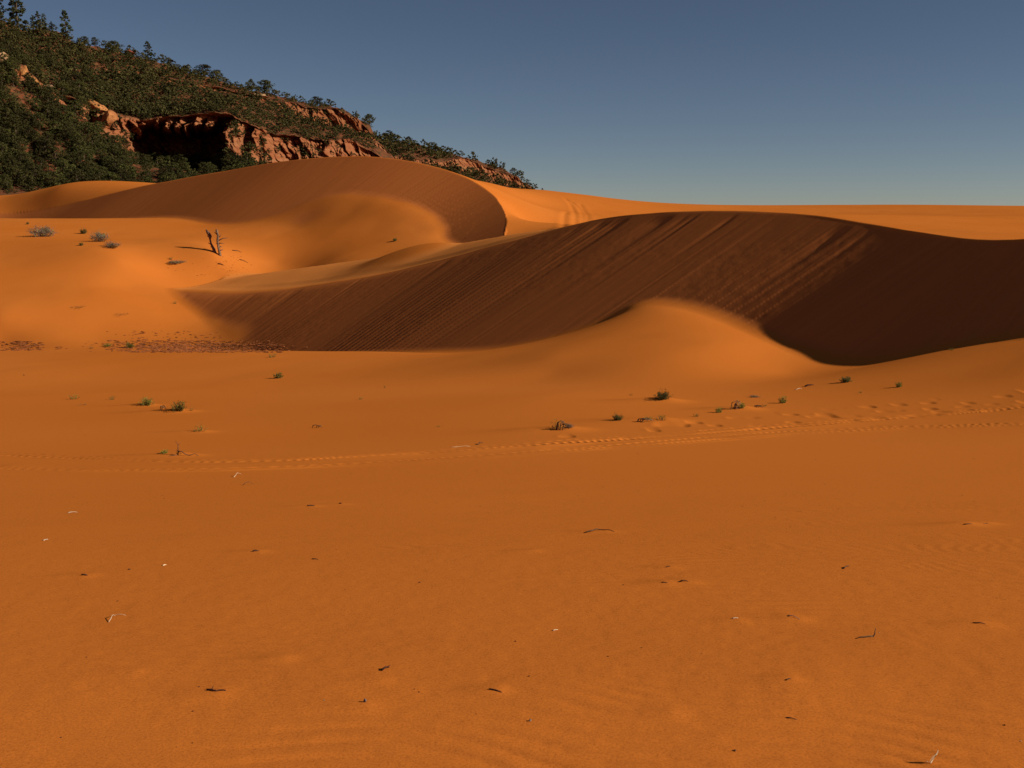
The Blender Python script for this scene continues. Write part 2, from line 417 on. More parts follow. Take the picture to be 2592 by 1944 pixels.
def simple(name, c1, c2, scale=8, rough=.95, bump=0, bscale=30):
    m, nt, b = nt_new(name)
    tc = nt.nodes.new('ShaderNodeTexCoord').outputs['Object']
    oi = nt.nodes.new('ShaderNodeObjectInfo').outputs['Random']
    n = noise(nt, tc, scale, 4, .6)
    col = ramp(nt, n, [(.33, c1), (.67, c2)])
    hs = nt.nodes.new('ShaderNodeHueSaturation'); nt.links.new(col, hs.inputs['Color'])
    nt.links.new(mth(nt, 'ADD', mth(nt, 'MULTIPLY', oi, .75), .6), hs.inputs['Value'])
    nt.links.new(mth(nt, 'ADD', mth(nt, 'MULTIPLY', oi, .04), .48), hs.inputs['Hue'])
    nt.links.new(hs.outputs[0], b.inputs['Base Color']); b.inputs['Roughness'].default_value = rough
    if bump:
        bp = N(nt, 'ShaderNodeBump', Strength=1.0, Distance=bump); nt.links.new(noise(nt, tc, bscale, 5, .65), bp.inputs['Height']); nt.links.new(bp.outputs[0], b.inputs['Normal'])
    return m
def foliage(name, c1, c2, scale):
    m = simple(name, c1, c2, scale)
    return m
def rock_material(name='red_sandstone'):
    m, nt, b = nt_new(name)
    tc = nt.nodes.new('ShaderNodeTexCoord').outputs['Object']
    rk = N(nt, 'ShaderNodeAttribute', _attribute_name='rock').outputs['Fac']
    strata = noise(nt, vmul(nt, tc, (.01, .01, .55)), 1, 5, .6, .3)
    blot = noise(nt, tc, .12, 6, .62)
    rc = ramp(nt, strata, [(.3, (.20, .055, .021)), (.5, (.30, .098, .038)), (.62, (.34, .135, .058)), (.75, (.24, .068, .027))])
    rc = mix(nt, ramp(nt, blot, [(.42, (0, 0, 0)), (.7, (.6, .6, .6))]), rc, (.33, .15, .066))
    so = ramp(nt, noise(nt, tc, .25, 6, .65), [(.3, (.10, .030, .014)), (.5, (.17, .050, .021)), (.72, (.25, .082, .034))])
    scrub = ramp(nt, noise(nt, tc, .55, 5, .7), [(.46, (0, 0, 0)), (.56, (.8, .8, .8))])
    so = mix(nt, scrub, so, (.055, .050, .018))
    col = mix(nt, rk, so, rc)
    nt.links.new(col, b.inputs['Base Color'])
    b1 = N(nt, 'ShaderNodeBump', Strength=1.0, Distance=1.3); nt.links.new(noise(nt, vmul(nt, tc, (1, 1, .45)), .35, 8, .65), b1.inputs['Height'])
    nt.links.new(b1.outputs[0], b.inputs['Normal'])
    b.inputs['Roughness'].default_value = 1
    return m
M_SAND = sand_material(); M_ROCK = rock_material()
M_JUN = foliage('juniper_foliage', (.030, .030, .009), (.086, .078, .022), .9)
M_SCRUB = foliage('hill_scrub_foliage', (.024, .026, .008), (.105, .088, .028), .22)
M_PINE = foliage('pine_foliage', (.035, .042, .016), (.080, .085, .035), .8)
M_BARK = simple('grey_brown_bark', (.06, .04, .028), (.13, .09, .06), 6)
M_BUSH = foliage('saltbush_leaf', (.15, .155, .022), (.30, .28, .05), 9)
M_DARKB = foliage('dark_shrub_leaf', (.07, .075, .016), (.16, .15, .035), 9)
M_GREYB = foliage('grey_shrub_twig', (.24, .17, .11), (.40, .31, .22), 9)
M_STEM = simple('woody_stem', (.10, .055, .03), (.22, .13, .07), 12)
M_DEAD = simple('weathered_dead_wood', (.11, .060, .036), (.34, .215, .13), 5, bump=.03, bscale=14)
M_DARKW = simple('dark_twig_wood', (.05, .022, .014), (.13, .06, .035), 40)
M_PALEW = simple('bleached_straw', (.55, .42, .27), (.72, .60, .42), 30)
M_STRAW = simple('tan_straw', (.42, .22, .09), (.60, .40, .20), 30)
M_CHIP = simple('dark_bark_chip', (.055, .02, .014), (.14, .05, .028), 60)
M_STONE = simple('grey_pebble', (.14, .10, .08), (.42, .36, .30), 60, bump=.002, bscale=200)
M_CRUST = simple('dark_red_crust', (.19, .046, .020), (.36, .10, .038), 8)
M_BOUL = simple('pale_sandstone_boulder', (.32, .15, .07), (.50, .32, .18), 1.6, bump=.5, bscale=.8)
M_BOULR = simple('red_sandstone_boulder', (.24, .070, .028), (.42, .16, .065), 1.6, bump=.5, bscale=.8)

# ------------------------------------------------------------------ foreground things, described by where they stand in the photo
random.seed(3)
def tail(px, py, hh, rad):
    p = hitpx(px, py); MOUNDS.append((p[0], p[1], hh*(.6 if p[1] < 12 else 1), rad*(1.15 if p[1] < 12 else 1)))
for a in [(2440,1330,.035,.10),(2490,1326,.03,.09),(1530,1345,.016,.07),(1735,1474,.014,.06),(1678,1478,.012,.05),(1695,1437,.012,.05),
          (785,1282,.020,.08),(865,1277,.016,.07),(650,1395,.014,.06),(705,1668,.012,.045),(547,1756,.012,.05),(960,1722,.009,.04),(925,1786,.010,.035),
          (1256,1746,.012,.04),(1994,1722,.010,.04),(2006,1568,.016,.06),(1692,1807,.012,.045),(2479,1580,.012,.05),(1862,1570,.008,.04),(335,1700,.009,.035),(1345,1395,.012,.05),(217,1456,.010,.05)]: tail(*a)
for a in [(1680,1016,.12,.5),(1420,1089,.10,.5),(1662,1067,.10,.6),(445,1044,.12,.5),(370,1028,.10,.4),(450,1154,.07,.35),(1875,1036,.10,.4),(505,1094,.06,.3)]: tail(*a)

# ------------------------------------------------------------------ the ground: one sheet on a polar grid
def build_ground(q=1.0):
    def geo(a, b, st): n = max(2, int(math.log(b/a)/(st*q))); return np.exp(np.linspace(math.log(a), math.log(b), n, endpoint=False))
    rad = np.concatenate([[.05, .5, 1.0, 1.5, 2.0], geo(2.4, 12, .0042), geo(12, 45, .0030), geo(45, 135, .0020), geo(135, 200, .0022), geo(200, 300, .0036), geo(300, 9000, .04), [9000]])
    fine = np.linspace(R(-29), R(31), int(1180/q)); cl = np.concatenate([np.linspace(R(-180), R(-45), 60, endpoint=False), np.linspace(R(-45), R(-29), 60, endpoint=False)]); cr = np.concatenate([np.linspace(R(31), R(50), 170)[1:], np.linspace(R(50), R(180), 60)[1:]])
    az = np.concatenate([cl, fine, cr])
    A, D = np.meshgrid(az, rad); x = D*np.sin(A); y = D*np.cos(A)
    xs = x.ravel(); ys = y.ravel(); n = len(xs)
    Z = np.zeros(n); UV = np.zeros((n, 3)); SL = np.zeros(n); TN = np.zeros(n)
    for a in range(0, n, 200000):
        sl = slice(a, a+200000)
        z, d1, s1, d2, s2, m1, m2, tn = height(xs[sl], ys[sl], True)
        front = m1 > m2
        s = np.where(front, s1, s2+300); d = np.where(front, d1, d2)
        m = np.maximum(m1, m2)
        # avalanche tongues: relief that follows the fall line
        am = np.where(front, .62, .2)
        tong = fbm(s*.55, d*.04, 3, 41)*.020 + fbm(s*1.9, d*.07, 3, 43)*.008 - .035*np.clip(fbm(s*1.5, d*.025, 2, 45)-.32, 0, 1) + fbm(s*2.2, d*1.9, 3, 47)*.012*np.where(front, 1, .1)*sstep(-.1, .35, fbm(s*.12, d*.14, 2, 48))
        notch = -.16*np.clip(fbm(s*.8, d*.02, 2, 52)-.25, 0, 1)*np.exp(-d/3.0)*2
        z = z + (tong+notch)*m*am*sstep(.2, 1.6, d)
        z = z + detail(xs[sl], ys[sl]) + ripples(xs[sl], ys[sl]) + far_tracks(xs[sl], ys[sl])*(d1 < -3)
        rr = np.hypot(xs[sl], ys[sl])
        z = z + .10*fbm(xs[sl]*.11, ys[sl]*.11, 3, 81)*sstep(20, 60, rr)*(1-m)*(1-sstep(200, 300, rr))
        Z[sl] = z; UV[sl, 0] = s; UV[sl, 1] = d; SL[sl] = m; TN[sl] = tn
    V = np.stack([xs, ys, Z], 1)
    nr, na = D.shape
    i = np.arange(nr-1)[:, None]*na + np.arange(na-1)[None]
    Fq = np.stack([i, i+1, i+1+na, i+na], -1).reshape(-1, 4)[:, ::-1]
    global GRID; GRID = (rad, az, Z.reshape(nr, na))
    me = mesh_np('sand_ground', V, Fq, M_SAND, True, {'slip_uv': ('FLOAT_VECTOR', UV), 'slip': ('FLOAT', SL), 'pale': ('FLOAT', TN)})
    o = link('sand_ground', me); o['kind'] = 'structure'
    return o
build_ground(1.0)
def zat(x, y):
    rad, az, Z = GRID; a = math.atan2(x, y); d = math.hypot(x, y)
    j = int(np.clip(np.searchsorted(az, a)-1, 0, len(az)-2)); i = int(np.clip(np.searchsorted(rad, d)-1, 0, len(rad)-2))
    fa = (a-az[j])/(az[j+1]-az[j]); fd = (d-rad[i])/(rad[i+1]-rad[i])
    return float((Z[i, j]*(1-fa)+Z[i, j+1]*fa)*(1-fd)+(Z[i+1, j]*(1-fa)+Z[i+1, j+1]*fa)*fd)
def hitpx(px, py, lo=2.2, hi=300):
    rad, az, Z = GRID; u, q = ray(px, py); a = math.atan(float(u)); j = int(np.clip(np.searchsorted(az, a)-1, 0, len(az)-2)); fa = (a-az[j])/(az[j+1]-az[j])
    c = Z[:, j]*(1-fa)+Z[:, j+1]*fa; Y = rad*math.cos(a); f = q*Y-c; k = np.where((f <= 0) & (Y > lo) & (Y < hi))[0]
    i = int(k[0]) if len(k) else len(Y)-5
    t = f[i-1]/(f[i-1]-f[i]+1e-12) if f[i-1] > 0 else 1; YY = Y[i-1]+t*(Y[i]-Y[i-1])
    return np.array([u*YY, YY, q*YY])

# ------------------------------------------------------------------ the two hills behind
def interp(px, tab): t = np.array(tab, float); return np.interp(px, t[:, 0], t[:, 1])
HILLS = {}
def build_hill(name, px0, px1, ncol, tabs, rowspec, seed, recess=None, amp=1.0):
    """tabs: list of (py table, Y table, rock) knots from behind the top down to the buried foot"""
    px = np.linspace(px0, px1, ncol); K = len(tabs)
    pys = np.stack([interp(px, t[0]) for t in tabs]); Ys = np.stack([interp(px, t[1]) for t in tabs])
    rk = np.array([t[2] for t in tabs], float)
    ts = np.concatenate([np.linspace(k, k+1, rowspec[k], endpoint=False) for k in range(K-1)]+[[K-1]])
    k0 = np.clip(ts.astype(int), 0, K-2); f = ts-k0
    PY = pys[k0]*(1-f)[:, None]+pys[k0+1]*f[:, None]; YY = Ys[k0]*(1-f)[:, None]+Ys[k0+1]*f[:, None]
    RK = np.where(rk[k0+1] > 0, rk[k0+1], 0)[:, None]*np.ones_like(PY)
    PX = np.broadcast_to(px, PY.shape)
    u, q = ray(PX, PY); Z = q*YY
    if recess is not None: YY = YY + recess(PX, PY, RK, ts[:, None])
    X = u*YY
    # relief
    big = fbm(X*.022, Z*.02, 4, seed); med = fbm(X*.07, YY*.07, 4, seed+9)
    sh = X+.45*Z; flute = 1-np.abs(fbm(sh*.085+.5*big, Z*.05, 4, seed+20))*2.6
    fl2 = 1-np.abs(fbm(sh*.30, Z*.14, 3, seed+30))*2.4
    ledge = np.abs(fbm(X*.015, Z*.30, 3, seed+33))
    cb = np.clip(RK, 0, 1)
    fl3 = 1-np.abs(fbm(sh*.8, Z*.3, 3, seed+37))*2.4
    crev = np.exp(-np.abs(fbm(sh*.11+.25*big, Z*.04, 3, seed+71))/.055)*5.5 + np.exp(-np.abs(fbm(sh*.26, Z*.09, 3, seed+72))/.06)*2.5
    bz = np.floor(Z/3.4+.7*fbm(sh*.05, Z*.1, 2, seed+80)); blk = hsh(np.floor(sh/5.2+bz*.37+.5*fbm(sh*.1, Z*.1, 2, seed+81)), bz, seed+82)
    depth = -(blk*1.5+flute*6.5+fl2*3.2+fl3*.9-6-crev)*cb*amp - 2.0*ledge*cb
    edge = sstep(0, 6, ts)[:, None]
    YY2 = YY + depth + big*5*amp*(1-cb)*edge
    X2 = X + cb*amp*1.2*fbm(Z*.2, X*.2, 3, seed+50)
    Z2 = Z + (med*2.0+.7*fbm(X*.25, YY*.25, 3, seed+60))*(1-cb*.7)*amp*sstep(K-1, K-2.2, ts)[:, None]
    V = np.stack([X2, YY2, Z2], -1).reshape(-1, 3)
    nr, nc = PY.shape
    i = np.arange(nr-1)[:, None]*nc+np.arange(nc-1)[None]
    Fq = np.stack([i, i+nc, i+nc+1, i+1], -1).reshape(-1, 4)
    rock = RK + 0
    sm = rock.copy()
    for _ in range(3): sm[1:-1] = (sm[:-2]+sm[1:-1]+sm[2:])/3
    me = mesh_np(name, V, Fq, M_ROCK, False, {'rock': ('FLOAT', sm.ravel())})
    o = link(name, me); o['kind'] = 'structure'
    HILLS[name] = (PX, PY, V.reshape(nr, nc, 3), rock, ts)
topA = [(-500,-60),(-200,5),(0,52),(60,78),(117,84),(165,96),(234,114),(350,144),(410,160),(470,184),(586,214),(700,243),(820,268),(885,292),(915,312),(935,322),(947,345),(955,372),(1000,400)]
topY = [(-500,350),(0,400),(350,440),(586,480),(820,515),(935,530),(1000,530)]
clT = [(-500,120),(0,148),(60,172),(120,218),(200,256),(300,300),(360,307),(450,291),(570,290),(640,316),(700,340),(800,352),(900,362),(947,385),(1000,420)]
clH = [(-500,20),(0,28),(60,30),(120,26),(200,34),(260,62),(330,95),(400,118),(570,132),(700,95),(900,60),(1000,30)]
clB = [(a, interp(a, clT)+interp(a, clH)) for a in range(-500, 1001, 25)]
clY = [(-500,300),(0,335),(200,352),(330,368),(570,384),(700,408),(947,450),(1000,450)]
upT = [(-500,20),(0,90),(350,190),(600,235),(740,262),(763,268),(850,276),(905,300),(935,330),(947,352),(1000,405)]
upB = [(-500,26),(0,96),(350,196),(600,243),(740,285),(763,302),(850,320),(905,340),(935,352),(947,364),(1000,410)]
upY = [(-500,340),(0,385),(350,418),(600,455),(763,482),(947,505),(1000,505)]
add = lambda tab, k: [(a, b+k) for a, b in tab]
def alcove(PX, PY, RK, t):
    m = sstep(322, 345, PX)*sstep(570, 562, PX)
    j = .42*np.clip(fbm(PX*.09, PX*0, 4, 3)+.2, 0, 1)*sstep(560, 540, PX)
    s = sstep(4.0+j, 4.06+j, t)*sstep(5.75, 5.0, t)
    m2 = sstep(148, 160, PX)*sstep(196, 188, PX)*sstep(4.0, 4.08, t)*sstep(5.2, 4.7, t)
    m3 = sstep(212, 220, PX)*sstep(238, 234, PX)*sstep(4.0, 4.08, t)*sstep(5.2, 4.7, t)
    m4 = sstep(612, 622, PX)*sstep(640, 636, PX)*sstep(4.0, 4.08, t)*sstep(5.2, 4.7, t)
    return 46*m*s + 10*m2 + 10*m3 + 8*m4
build_hill('hill', -500, 1000, 1000, [
    (add(topA, 60), add(topY, 60), 0), (topA, topY, 0), (upT, upY, 0), (upB, add(upY, -3), .75),
    (clT, add(clY, 5), 0), (clB, add(clY, -3), 1), ([(-500,430),(0,420),(400,440),(640,455),(1000,470)], [(-500,270),(0,300),(350,335),(600,355),(1000,400)], 0),
    ([(-500,560),(0,525),(400,520),(1000,520)], [(-500,235),(0,262),(350,290),(600,300),(1000,330)], 0)],
    [10, 60, 45, 90, 160, 60, 40], 5, alcove)
topB = [(820,360),(900,330),(950,346),(1030,362),(1125,384),(1230,412),(1270,424),(1302,442),(1318,456),(1345,474),(1372,492),(1420,520)]
tYB = [(820,640),(950,640),(1125,720),(1290,800),(1420,800)]
bT = [(820,410),(950,392),(1030,400),(1125,412),(1180,398),(1230,424),(1275,440),(1310,446),(1330,470),(1372,500),(1420,530)]
bB = [(820,440),(950,412),(1030,416),(1125,432),(1180,440),(1230,446),(1275,468),(1310,472),(1330,480),(1372,505),(1420,535)]
bY = [(820,580),(950,590),(1125,670),(1290,760),(1420,770)]
build_hill('far_hill', 820, 1420, 520, [
    (add(topB, 50), add(tYB, 60), 0), (topB, tYB, 0), (bT, bY, 0), (bB, add(bY, -3), .85),
    ([(820,545),(1420,545)], [(820,500),(1420,640)], 0)], [10, 50, 60, 70], 77, None, .8)

# ------------------------------------------------------------------ hillside trees
def clump_crown(nc, rx, rz, z0, leaf, nl, seed, cone=0):
    global rng
    keep = rng; rng = np.random.default_rng(seed); G = Geo(); cen = []
    for _ in range(nc):
        a = rng.uniform(0, 2*math.pi); t = rng.uniform(0, 1)
        prof = (math.sin(math.pi*min(1, .12+t*.86))**.6)*(1-cone) + cone*(1-t*.9)
        rr = rx*prof*rng.uniform(.35, 1.0)*rng.uniform(.8, 1.15)
        c = np.array([rr*math.cos(a), rr*math.sin(a), z0+rz*t])
        cr = rx*rng.uniform(.14, .28)*(1-cone*t*.6)
        p = rng.normal(size=(nl, 3)); p /= np.linalg.norm(p, axis=1)[:, None]; p *= (rng.uniform(.4, 1, nl)**.5)[:, None]*cr; p[:, 2] *= .8
        cen.append(c+p)
    G.leaves(np.vstack(cen), leaf, None, .75); rng = keep
    return G
def trunk_geo(h, r, seed):
    random.seed(seed); G = Geo(); k = random.uniform(-.1, .1)*h
    G.tube([(0, 0, -.4), (k*.3, .0, h*.35), (k, k*.4, h*.75), (k*1.1, k*.2, h)], [r*1.3, r, r*.55, r*.15], 7)
    for a in range(4):
        an = a*1.7+seed; z = h*(.3+.13*a)
        G.tube([(k*.5, 0, z), (k*.5+math.cos(an)*h*.14, math.sin(an)*h*.14, z+h*.1), (k*.5+math.cos(an)*h*.26, math.sin(an)*h*.26, z+h*.22)], [r*.5, r*.3, r*.1], 5)
    return G
JUN = []
for i in range(6):
    hh = 1.0
    cr = clump_crown(62, .46+.05*(i % 3), .74, .14, .062, 26, 100+i, .15*(i % 2)).mesh('crown', M_JUN, False)
    JUN.append((trunk_geo(.8, .035, i).mesh('trunk', M_BARK), cr))
PIN = []
for i in range(3):
    cr = clump_crown(40, .26, .82, .16, .055, 30, 200+i, .45).mesh('crown', M_PINE, False)
    PIN.append((trunk_geo(.97, .022, 10+i).mesh('trunk', M_BARK), cr))
def place_tree(name, proto, loc, size, label, cat, group=None, wide=1.0):
    o = empty(name, tuple(loc), random.uniform(0, 6.28), (size*wide, size*wide, size))
    setp(o, label, cat, group); link('trunk', proto[0], o); link('crown', proto[1], o); return o

def scatter(hname, cond, n, seed):
    PX, PY, V, rock, ts = HILLS[hname]; r2 = np.random.default_rng(seed); out = []
    A = cond(PX, PY, rock, ts[:, None]*np.ones_like(PX))
    # weight by plan/3d area so that trees spread evenly over the picture of the slope
    w = np.zeros_like(PY); w[:-1] = np.abs(np.diff(PY, axis=0))+.05; A = (A*w)
    p = (A/A.sum()).ravel(); idx = r2.choice(len(p), size=n*3, p=p)
    taken = np.zeros((0, 2))
    for i in idx:
        a, b = np.unravel_index(i, PY.shape); q = np.array([PX[a, b]+r2.uniform(-1, 1), PY[a, b]])
        if len(taken) and (np.hypot(*((taken-q)*[1, 1.25]).T) < MIND).any(): continue
        taken = np.vstack([taken, q]); out.append((V[a, b].copy(), PX[a, b], PY[a, b]))
        if len(out) >= n: break
    return out
bare = lambda PX, PY: np.clip(1-1.15*np.exp(-(((PX-(62+.50*(PY-240)))/30)**2)-((PY-305)/70)**2), 0.05, 1)*(.06+.94*(fbm(PX*.05, PY*.08, 3, 19) < .3))
big, small = [], []
MIND = 11.0
low = scatter('hill', lambda PX, PY, rk, t: ((t > 5.0) & (t < 6.9) & (PX > -60) & (PX < 690) & (PY < 485)).astype(float)*bare(PX, PY), 215, 1)
MIND = 7.0
upp = scatter('hill', lambda PX, PY, rk, t: ((t > 1.0) & (t < 4.05) & (rk < .7) & (PX > -60) & (PX < 950)).astype(float)*(1-.6*(fbm(PX*.06, PY*.10, 2, 9) > .3)), 760, 2)
onc = scatter('hill', lambda PX, PY, rk, t: (((t > 4) & (t < 5) & ((PX < 330) | (PX > 560)) | ((t > 2.0) & (t < 3))) & (PX > -60) & (PX < 940)).astype(float), 105, 3)
MIND = 7.5
onl = scatter('hill', lambda PX, PY, rk, t: ((t > 3.9) & (t < 5.1) & (PX < 325) & (PX > -60)).astype(float), 36, 31)
MIND = 6.0
far = scatter('far_hill', lambda PX, PY, rk, t: ((t > .95) & (t < 3.9) & (rk < .5) & (PX > 940) & (PX < 1400) & (PY < 500)).astype(float)*((t > 1)*1.0+.3), 330, 4)
rs = random.Random(9)
allt = []
for (v, px, py) in low: allt.append((v, px, py, rs.uniform(3.6, 6.4), 'low'))
for (v, px, py) in upp: allt.append((v, px, py, rs.uniform(2.6, 4.7), 'up'))
for (v, px, py) in onc: allt.append((v, px, py, rs.uniform(2.4, 4.4), 'cliff'))
for (v, px, py) in onl: allt.append((v, px, py, rs.uniform(2.8, 4.6), 'left'))
MIND = 7.0
rim = scatter('hill', lambda PX, PY, rk, t: ((t > 3.8) & (t < 4.0) & (PX > 322) & (PX < 578)).astype(float), 34, 41)
MIND = 9.0
foot = scatter('hill', lambda PX, PY, rk, t: ((t > 5.0) & (t < 5.35) & (PX > 318) & (PX < 640)).astype(float), 34, 42)
for (v, px, py) in rim: allt.append((v, px, py, rs.uniform(2.4, 4.2), 'up'))
for (v, px, py) in foot: allt.append((v+np.array([0, -6., 0]), px, py, rs.uniform(4.2, 7.0), 'low'))
for (v, px, py) in far: allt.append((v, px, py, rs.uniform(4.2, 7.6), 'far'))
def zone(px, py, k):
    if k == 'low':
        if px < 110: return ('bushy green juniper at the far left foot of the hill, below the bare red slope', 'junipers at the far left foot of the hill')
        if px < 330: return ('round green juniper on the lower slope below the broken red ledges', 'junipers below the broken red ledges')
        return ('green juniper in the thicket along the foot of the dark shaded alcove', 'junipers in front of the shaded alcove')
    if k == 'up':
        if px < 300: return ('small dark juniper on the upper slope above the broken red ledges at left', 'junipers on the upper left slope')
        if px < 580: return ('small dark juniper on the rocky slope above the shaded alcove', 'junipers above the shaded alcove')
        return ('small dark juniper between the upper and lower red cliffs of the near hill', 'junipers between the two red cliff bands')
    if k == 'left': return ('juniper growing among the broken red ledges at the left of the hill', 'junipers among the broken red ledges')
    if k == 'cliff': return ('juniper clinging to a ledge of the red cliff face', 'junipers on the cliff ledges')
    return ('distant dark juniper on the far ridge beyond the big dune', 'junipers on the far ridge')
allt.sort(key=lambda t: -t[3]/t[0][1])
for i, (v, px, py, sz, k) in enumerate(allt[:290]):
    lb, gp = zone(px, py, k)
    place_tree('juniper', JUN[rs.randrange(6)], v, sz, lb, 'tree', gp, rs.uniform(.95, 1.3))
# the rest, too many and too small to count: one mass
protos = []
for i in range(5):
    G = clump_crown(18, .52, .72, .12, .14, 9, 300+i); V0 = np.vstack(G.v); protos.append((V0, np.array(G.f)))
VV, FF, n0 = [], [], 0
for (v, px, py, sz, k) in allt[290:]:
    V0, F0 = protos[rs.randrange(5)]; a = rs.uniform(0, 6.28); c, s = math.cos(a), math.sin(a); w = rs.uniform(.9, 1.3)
    W = np.stack([(V0[:, 0]*c-V0[:, 1]*s)*w, (V0[:, 0]*s+V0[:, 1]*c)*w, V0[:, 2]], 1)*sz+v
    VV.append(W); FF.append(F0+n0); n0 += len(W)
# low scrub between the trees
MIND = 4.2
scr = scatter('hill', lambda PX, PY, rk, t: ((t > 1.0) & (t < 6.9) & (rk < .7) & (PX > -60) & (PX < 950) & (PY < 490)).astype(float)*bare(PX, PY)*(fbm(PX*.07, PY*.11, 3, 29) < .3), 1500, 12)
for (v, px, py) in scr:
    V0, F0 = protos[rs.randrange(5)]; a = rs.uniform(0, 6.28); c, s = math.cos(a), math.sin(a); sz = rs.uniform(1.2, 2.9)
    W = np.stack([(V0[:, 0]*c-V0[:, 1]*s)*1.3, (V0[:, 0]*s+V0[:, 1]*c)*1.3, V0[:, 2]*.8], 1)*sz+v
    VV.append(W); FF.append(F0+n0); n0 += len(W)
o = link('hillside_scrub', mesh_np('hillside_scrub', np.vstack(VV), np.vstack(FF), M_SCRUB, False)); o['kind'] = 'stuff'
o['label'] = 'dark green scrub and small trees covering the rocky hill'; o['category'] = 'scrub'

# trees that stand up against the sky
def on_hill(hname, px, row_t=1.0, dpy=None):
    PX, PY, V, rock, ts = HILLS[hname]; a = int(np.argmin(np.abs(ts-row_t))); b = int(np.argmin(np.abs(PX[0]-px)))
    if dpy is not None:
        u, q = ray(np.array(PX), np.array(PY)); el = V[..., 2]/V[..., 1]; uu = V[..., 0]/V[..., 1]
        U, Q = ray(px, dpy); i = np.argmin((el-Q)**2+(uu-U)**2); return V.reshape(-1, 3)[i].copy()
    return V[a, b].copy()
sky = [(0, 92, 58, 1, 'dark pine cut by the left picture edge on the hill skyline'),
       (45, 95, 72, 1.35, 'broad tall pine on the skyline at the top left of the hill'),
       (86, 96, 34, .8, 'small slim pine just right of the broad tall pine on the skyline'),
       (99, 96, 40, .9, 'middle pine of the small skyline cluster between the two tall pines'),
       (114, 98, 36, .8, 'short pine at the right of the small skyline cluster'),
       (132, 100, 24, .9, 'little rounded pine left of the lone columnar pine on the skyline'),
       (168, 116, 60, 1.0, 'lone columnar pine with layered branches on the skyline'),
       (376, 158, 42, 1.15, 'dark knobbly pine alone on the mid skyline of the hill')]
for (px, pb, hp, w, lb) in sky:
    v = on_hill('hill', px, 1.0); s = hp/F*v[1]*1.08
    place_tree('pine', PIN[rs.randrange(3)], v-np.array([0, 0, .5]), s, lb, 'tree', None, w)
names = ['round juniper on the skyline right of the lone columnar pine', 'low twin headed juniper on the skyline left of the knobbly pine', 'broad bushy juniper on the skyline before the knobbly pine',
         'small juniper on the skyline just past the knobbly pine', 'slim juniper on the skyline above the shaded alcove', 'rounded juniper standing proud of the skyline above the alcove',
         'wide juniper on the skyline over the right side of the alcove', 'spindly juniper on the skyline over the fluted cliff', 'thick round juniper above the pale outcrop on the skyline',
         'low juniper on the crest above the upper cliff band', 'last juniper at the drop end of the near hill']
for (px, hp, w), lb in zip([(214,18,1.1),(240,18,.9),(288,20,1.6),(432,15,1.1),(468,14,1),(516,24,1.5),(550,20,1.4),(637,24,.7),(670,26,1.5),(800,20,1.4),(936,22,1.1)], names):
    v = on_hill('hill', px, 1.0); s = hp/F*v[1]*1.25
    place_tree('juniper', JUN[rs.randrange(6)], v, s, lb, 'tree', None, w)

# ------------------------------------------------------------------ rocks on the hill
def rock_mesh(name, mat, seed, flat=1.0):
    import bmesh
    bm = bmesh.new(); bmesh.ops.create_icosphere(bm, subdivisions=3, radius=1)
    r3 = random.Random(seed); pl = []
    for _ in range(13):
        n = np.array([r3.gauss(0, 1) for _ in range(3)]); n /= np.linalg.norm(n); pl.append((n, r3.uniform(.42, .72)))
    for v in bm.verts:
        c = np.array(v.co)
        for n, d in pl:
            k = c@n
            if k > d: c = c-n*(k-d)
        c = c*(1+.05*vnoise(np.array([c[0]*3+seed]), np.array([c[1]*3+c[2]*2]), seed)[0]); c[2] *= flat
        c = c+.10*np.array([vnoise(np.array([c[1]*4+seed]), np.array([c[2]*4]), 5)[0], vnoise(np.array([c[0]*4]), np.array([c[2]*4+seed]), 6)[0], vnoise(np.array([c[0]*3+seed]), np.array([c[1]*3]), 7)[0]]); v.co = c
    me = bpy.data.meshes.new(name); bm.to_mesh(me); bm.free(); me.materials.append(mat); return me
for k, (px, py, w, hh, mt, lb) in enumerate([
        (8, 150, 30, 26, M_BOUL, 'pale broken boulder at the left picture edge on the upper slope'),
        (8, 176, 26, 22, M_BOULR, 'orange boulder under the pale one at the left picture edge'),
        (64, 186, 26, 26, M_BOULR, 'pointed red slab at the upper end of the broken ledges'),
        (90, 208, 30, 30, M_BOULR, 'large rounded red boulder beside the pointed slab'),
        (108, 232, 16, 22, M_BOUL, 'yellowish leaning boulder below the large red one'),
        (127, 222, 28, 16, M_BOUL, 'flat pale boulder on top of the ledges right of the yellowish one'),
        (108, 250, 14, 12, M_BOUL, 'small bright boulder at the top of the bare red slope'),
        (252, 272, 50, 22, M_BOULR, 'big sloping red rock slab left of the shaded alcove'),
        (280, 306, 40, 40, M_BOULR, 'fluted red rock under the big sloping slab'),
        (662, 246, 38, 14, M_BOUL, 'whitish outcrop just under the skyline right of centre of the near hill'),
        (745, 256, 26, 8, M_BOUL, 'thin pale outcrop right of the whitish one'),
        (208, 168, 13, 11, M_BOULR, 'square orange boulder in the middle of the upper left slope'),
        (170, 167, 10, 8, M_BOULR, 'small orange boulder left of the square one'),
        (270, 180, 15, 10, M_BOULR, 'low orange boulder right of the square one'),
        (420, 190, 14, 10, M_BOULR, 'orange boulder in the scrub right of the middle of the upper slope'),
        (330, 134, 36, 10, M_BOULR, 'long bare red rock strip just under the skyline')]):
    v = on_hill('hill', px, dpy=py); s = v[1]/F
    o = link('boulder', rock_mesh('boulder', mt, 50+k)); o.location = v+np.array([0, -1.8, 0]); o.scale = (w*s*.66, w*s*.6, hh*s*.66); o.rotation_euler = (rs.uniform(-.3, .3), rs.uniform(-.3, .5), rs.uniform(0, 1))
    setp(o, lb, 'rock')

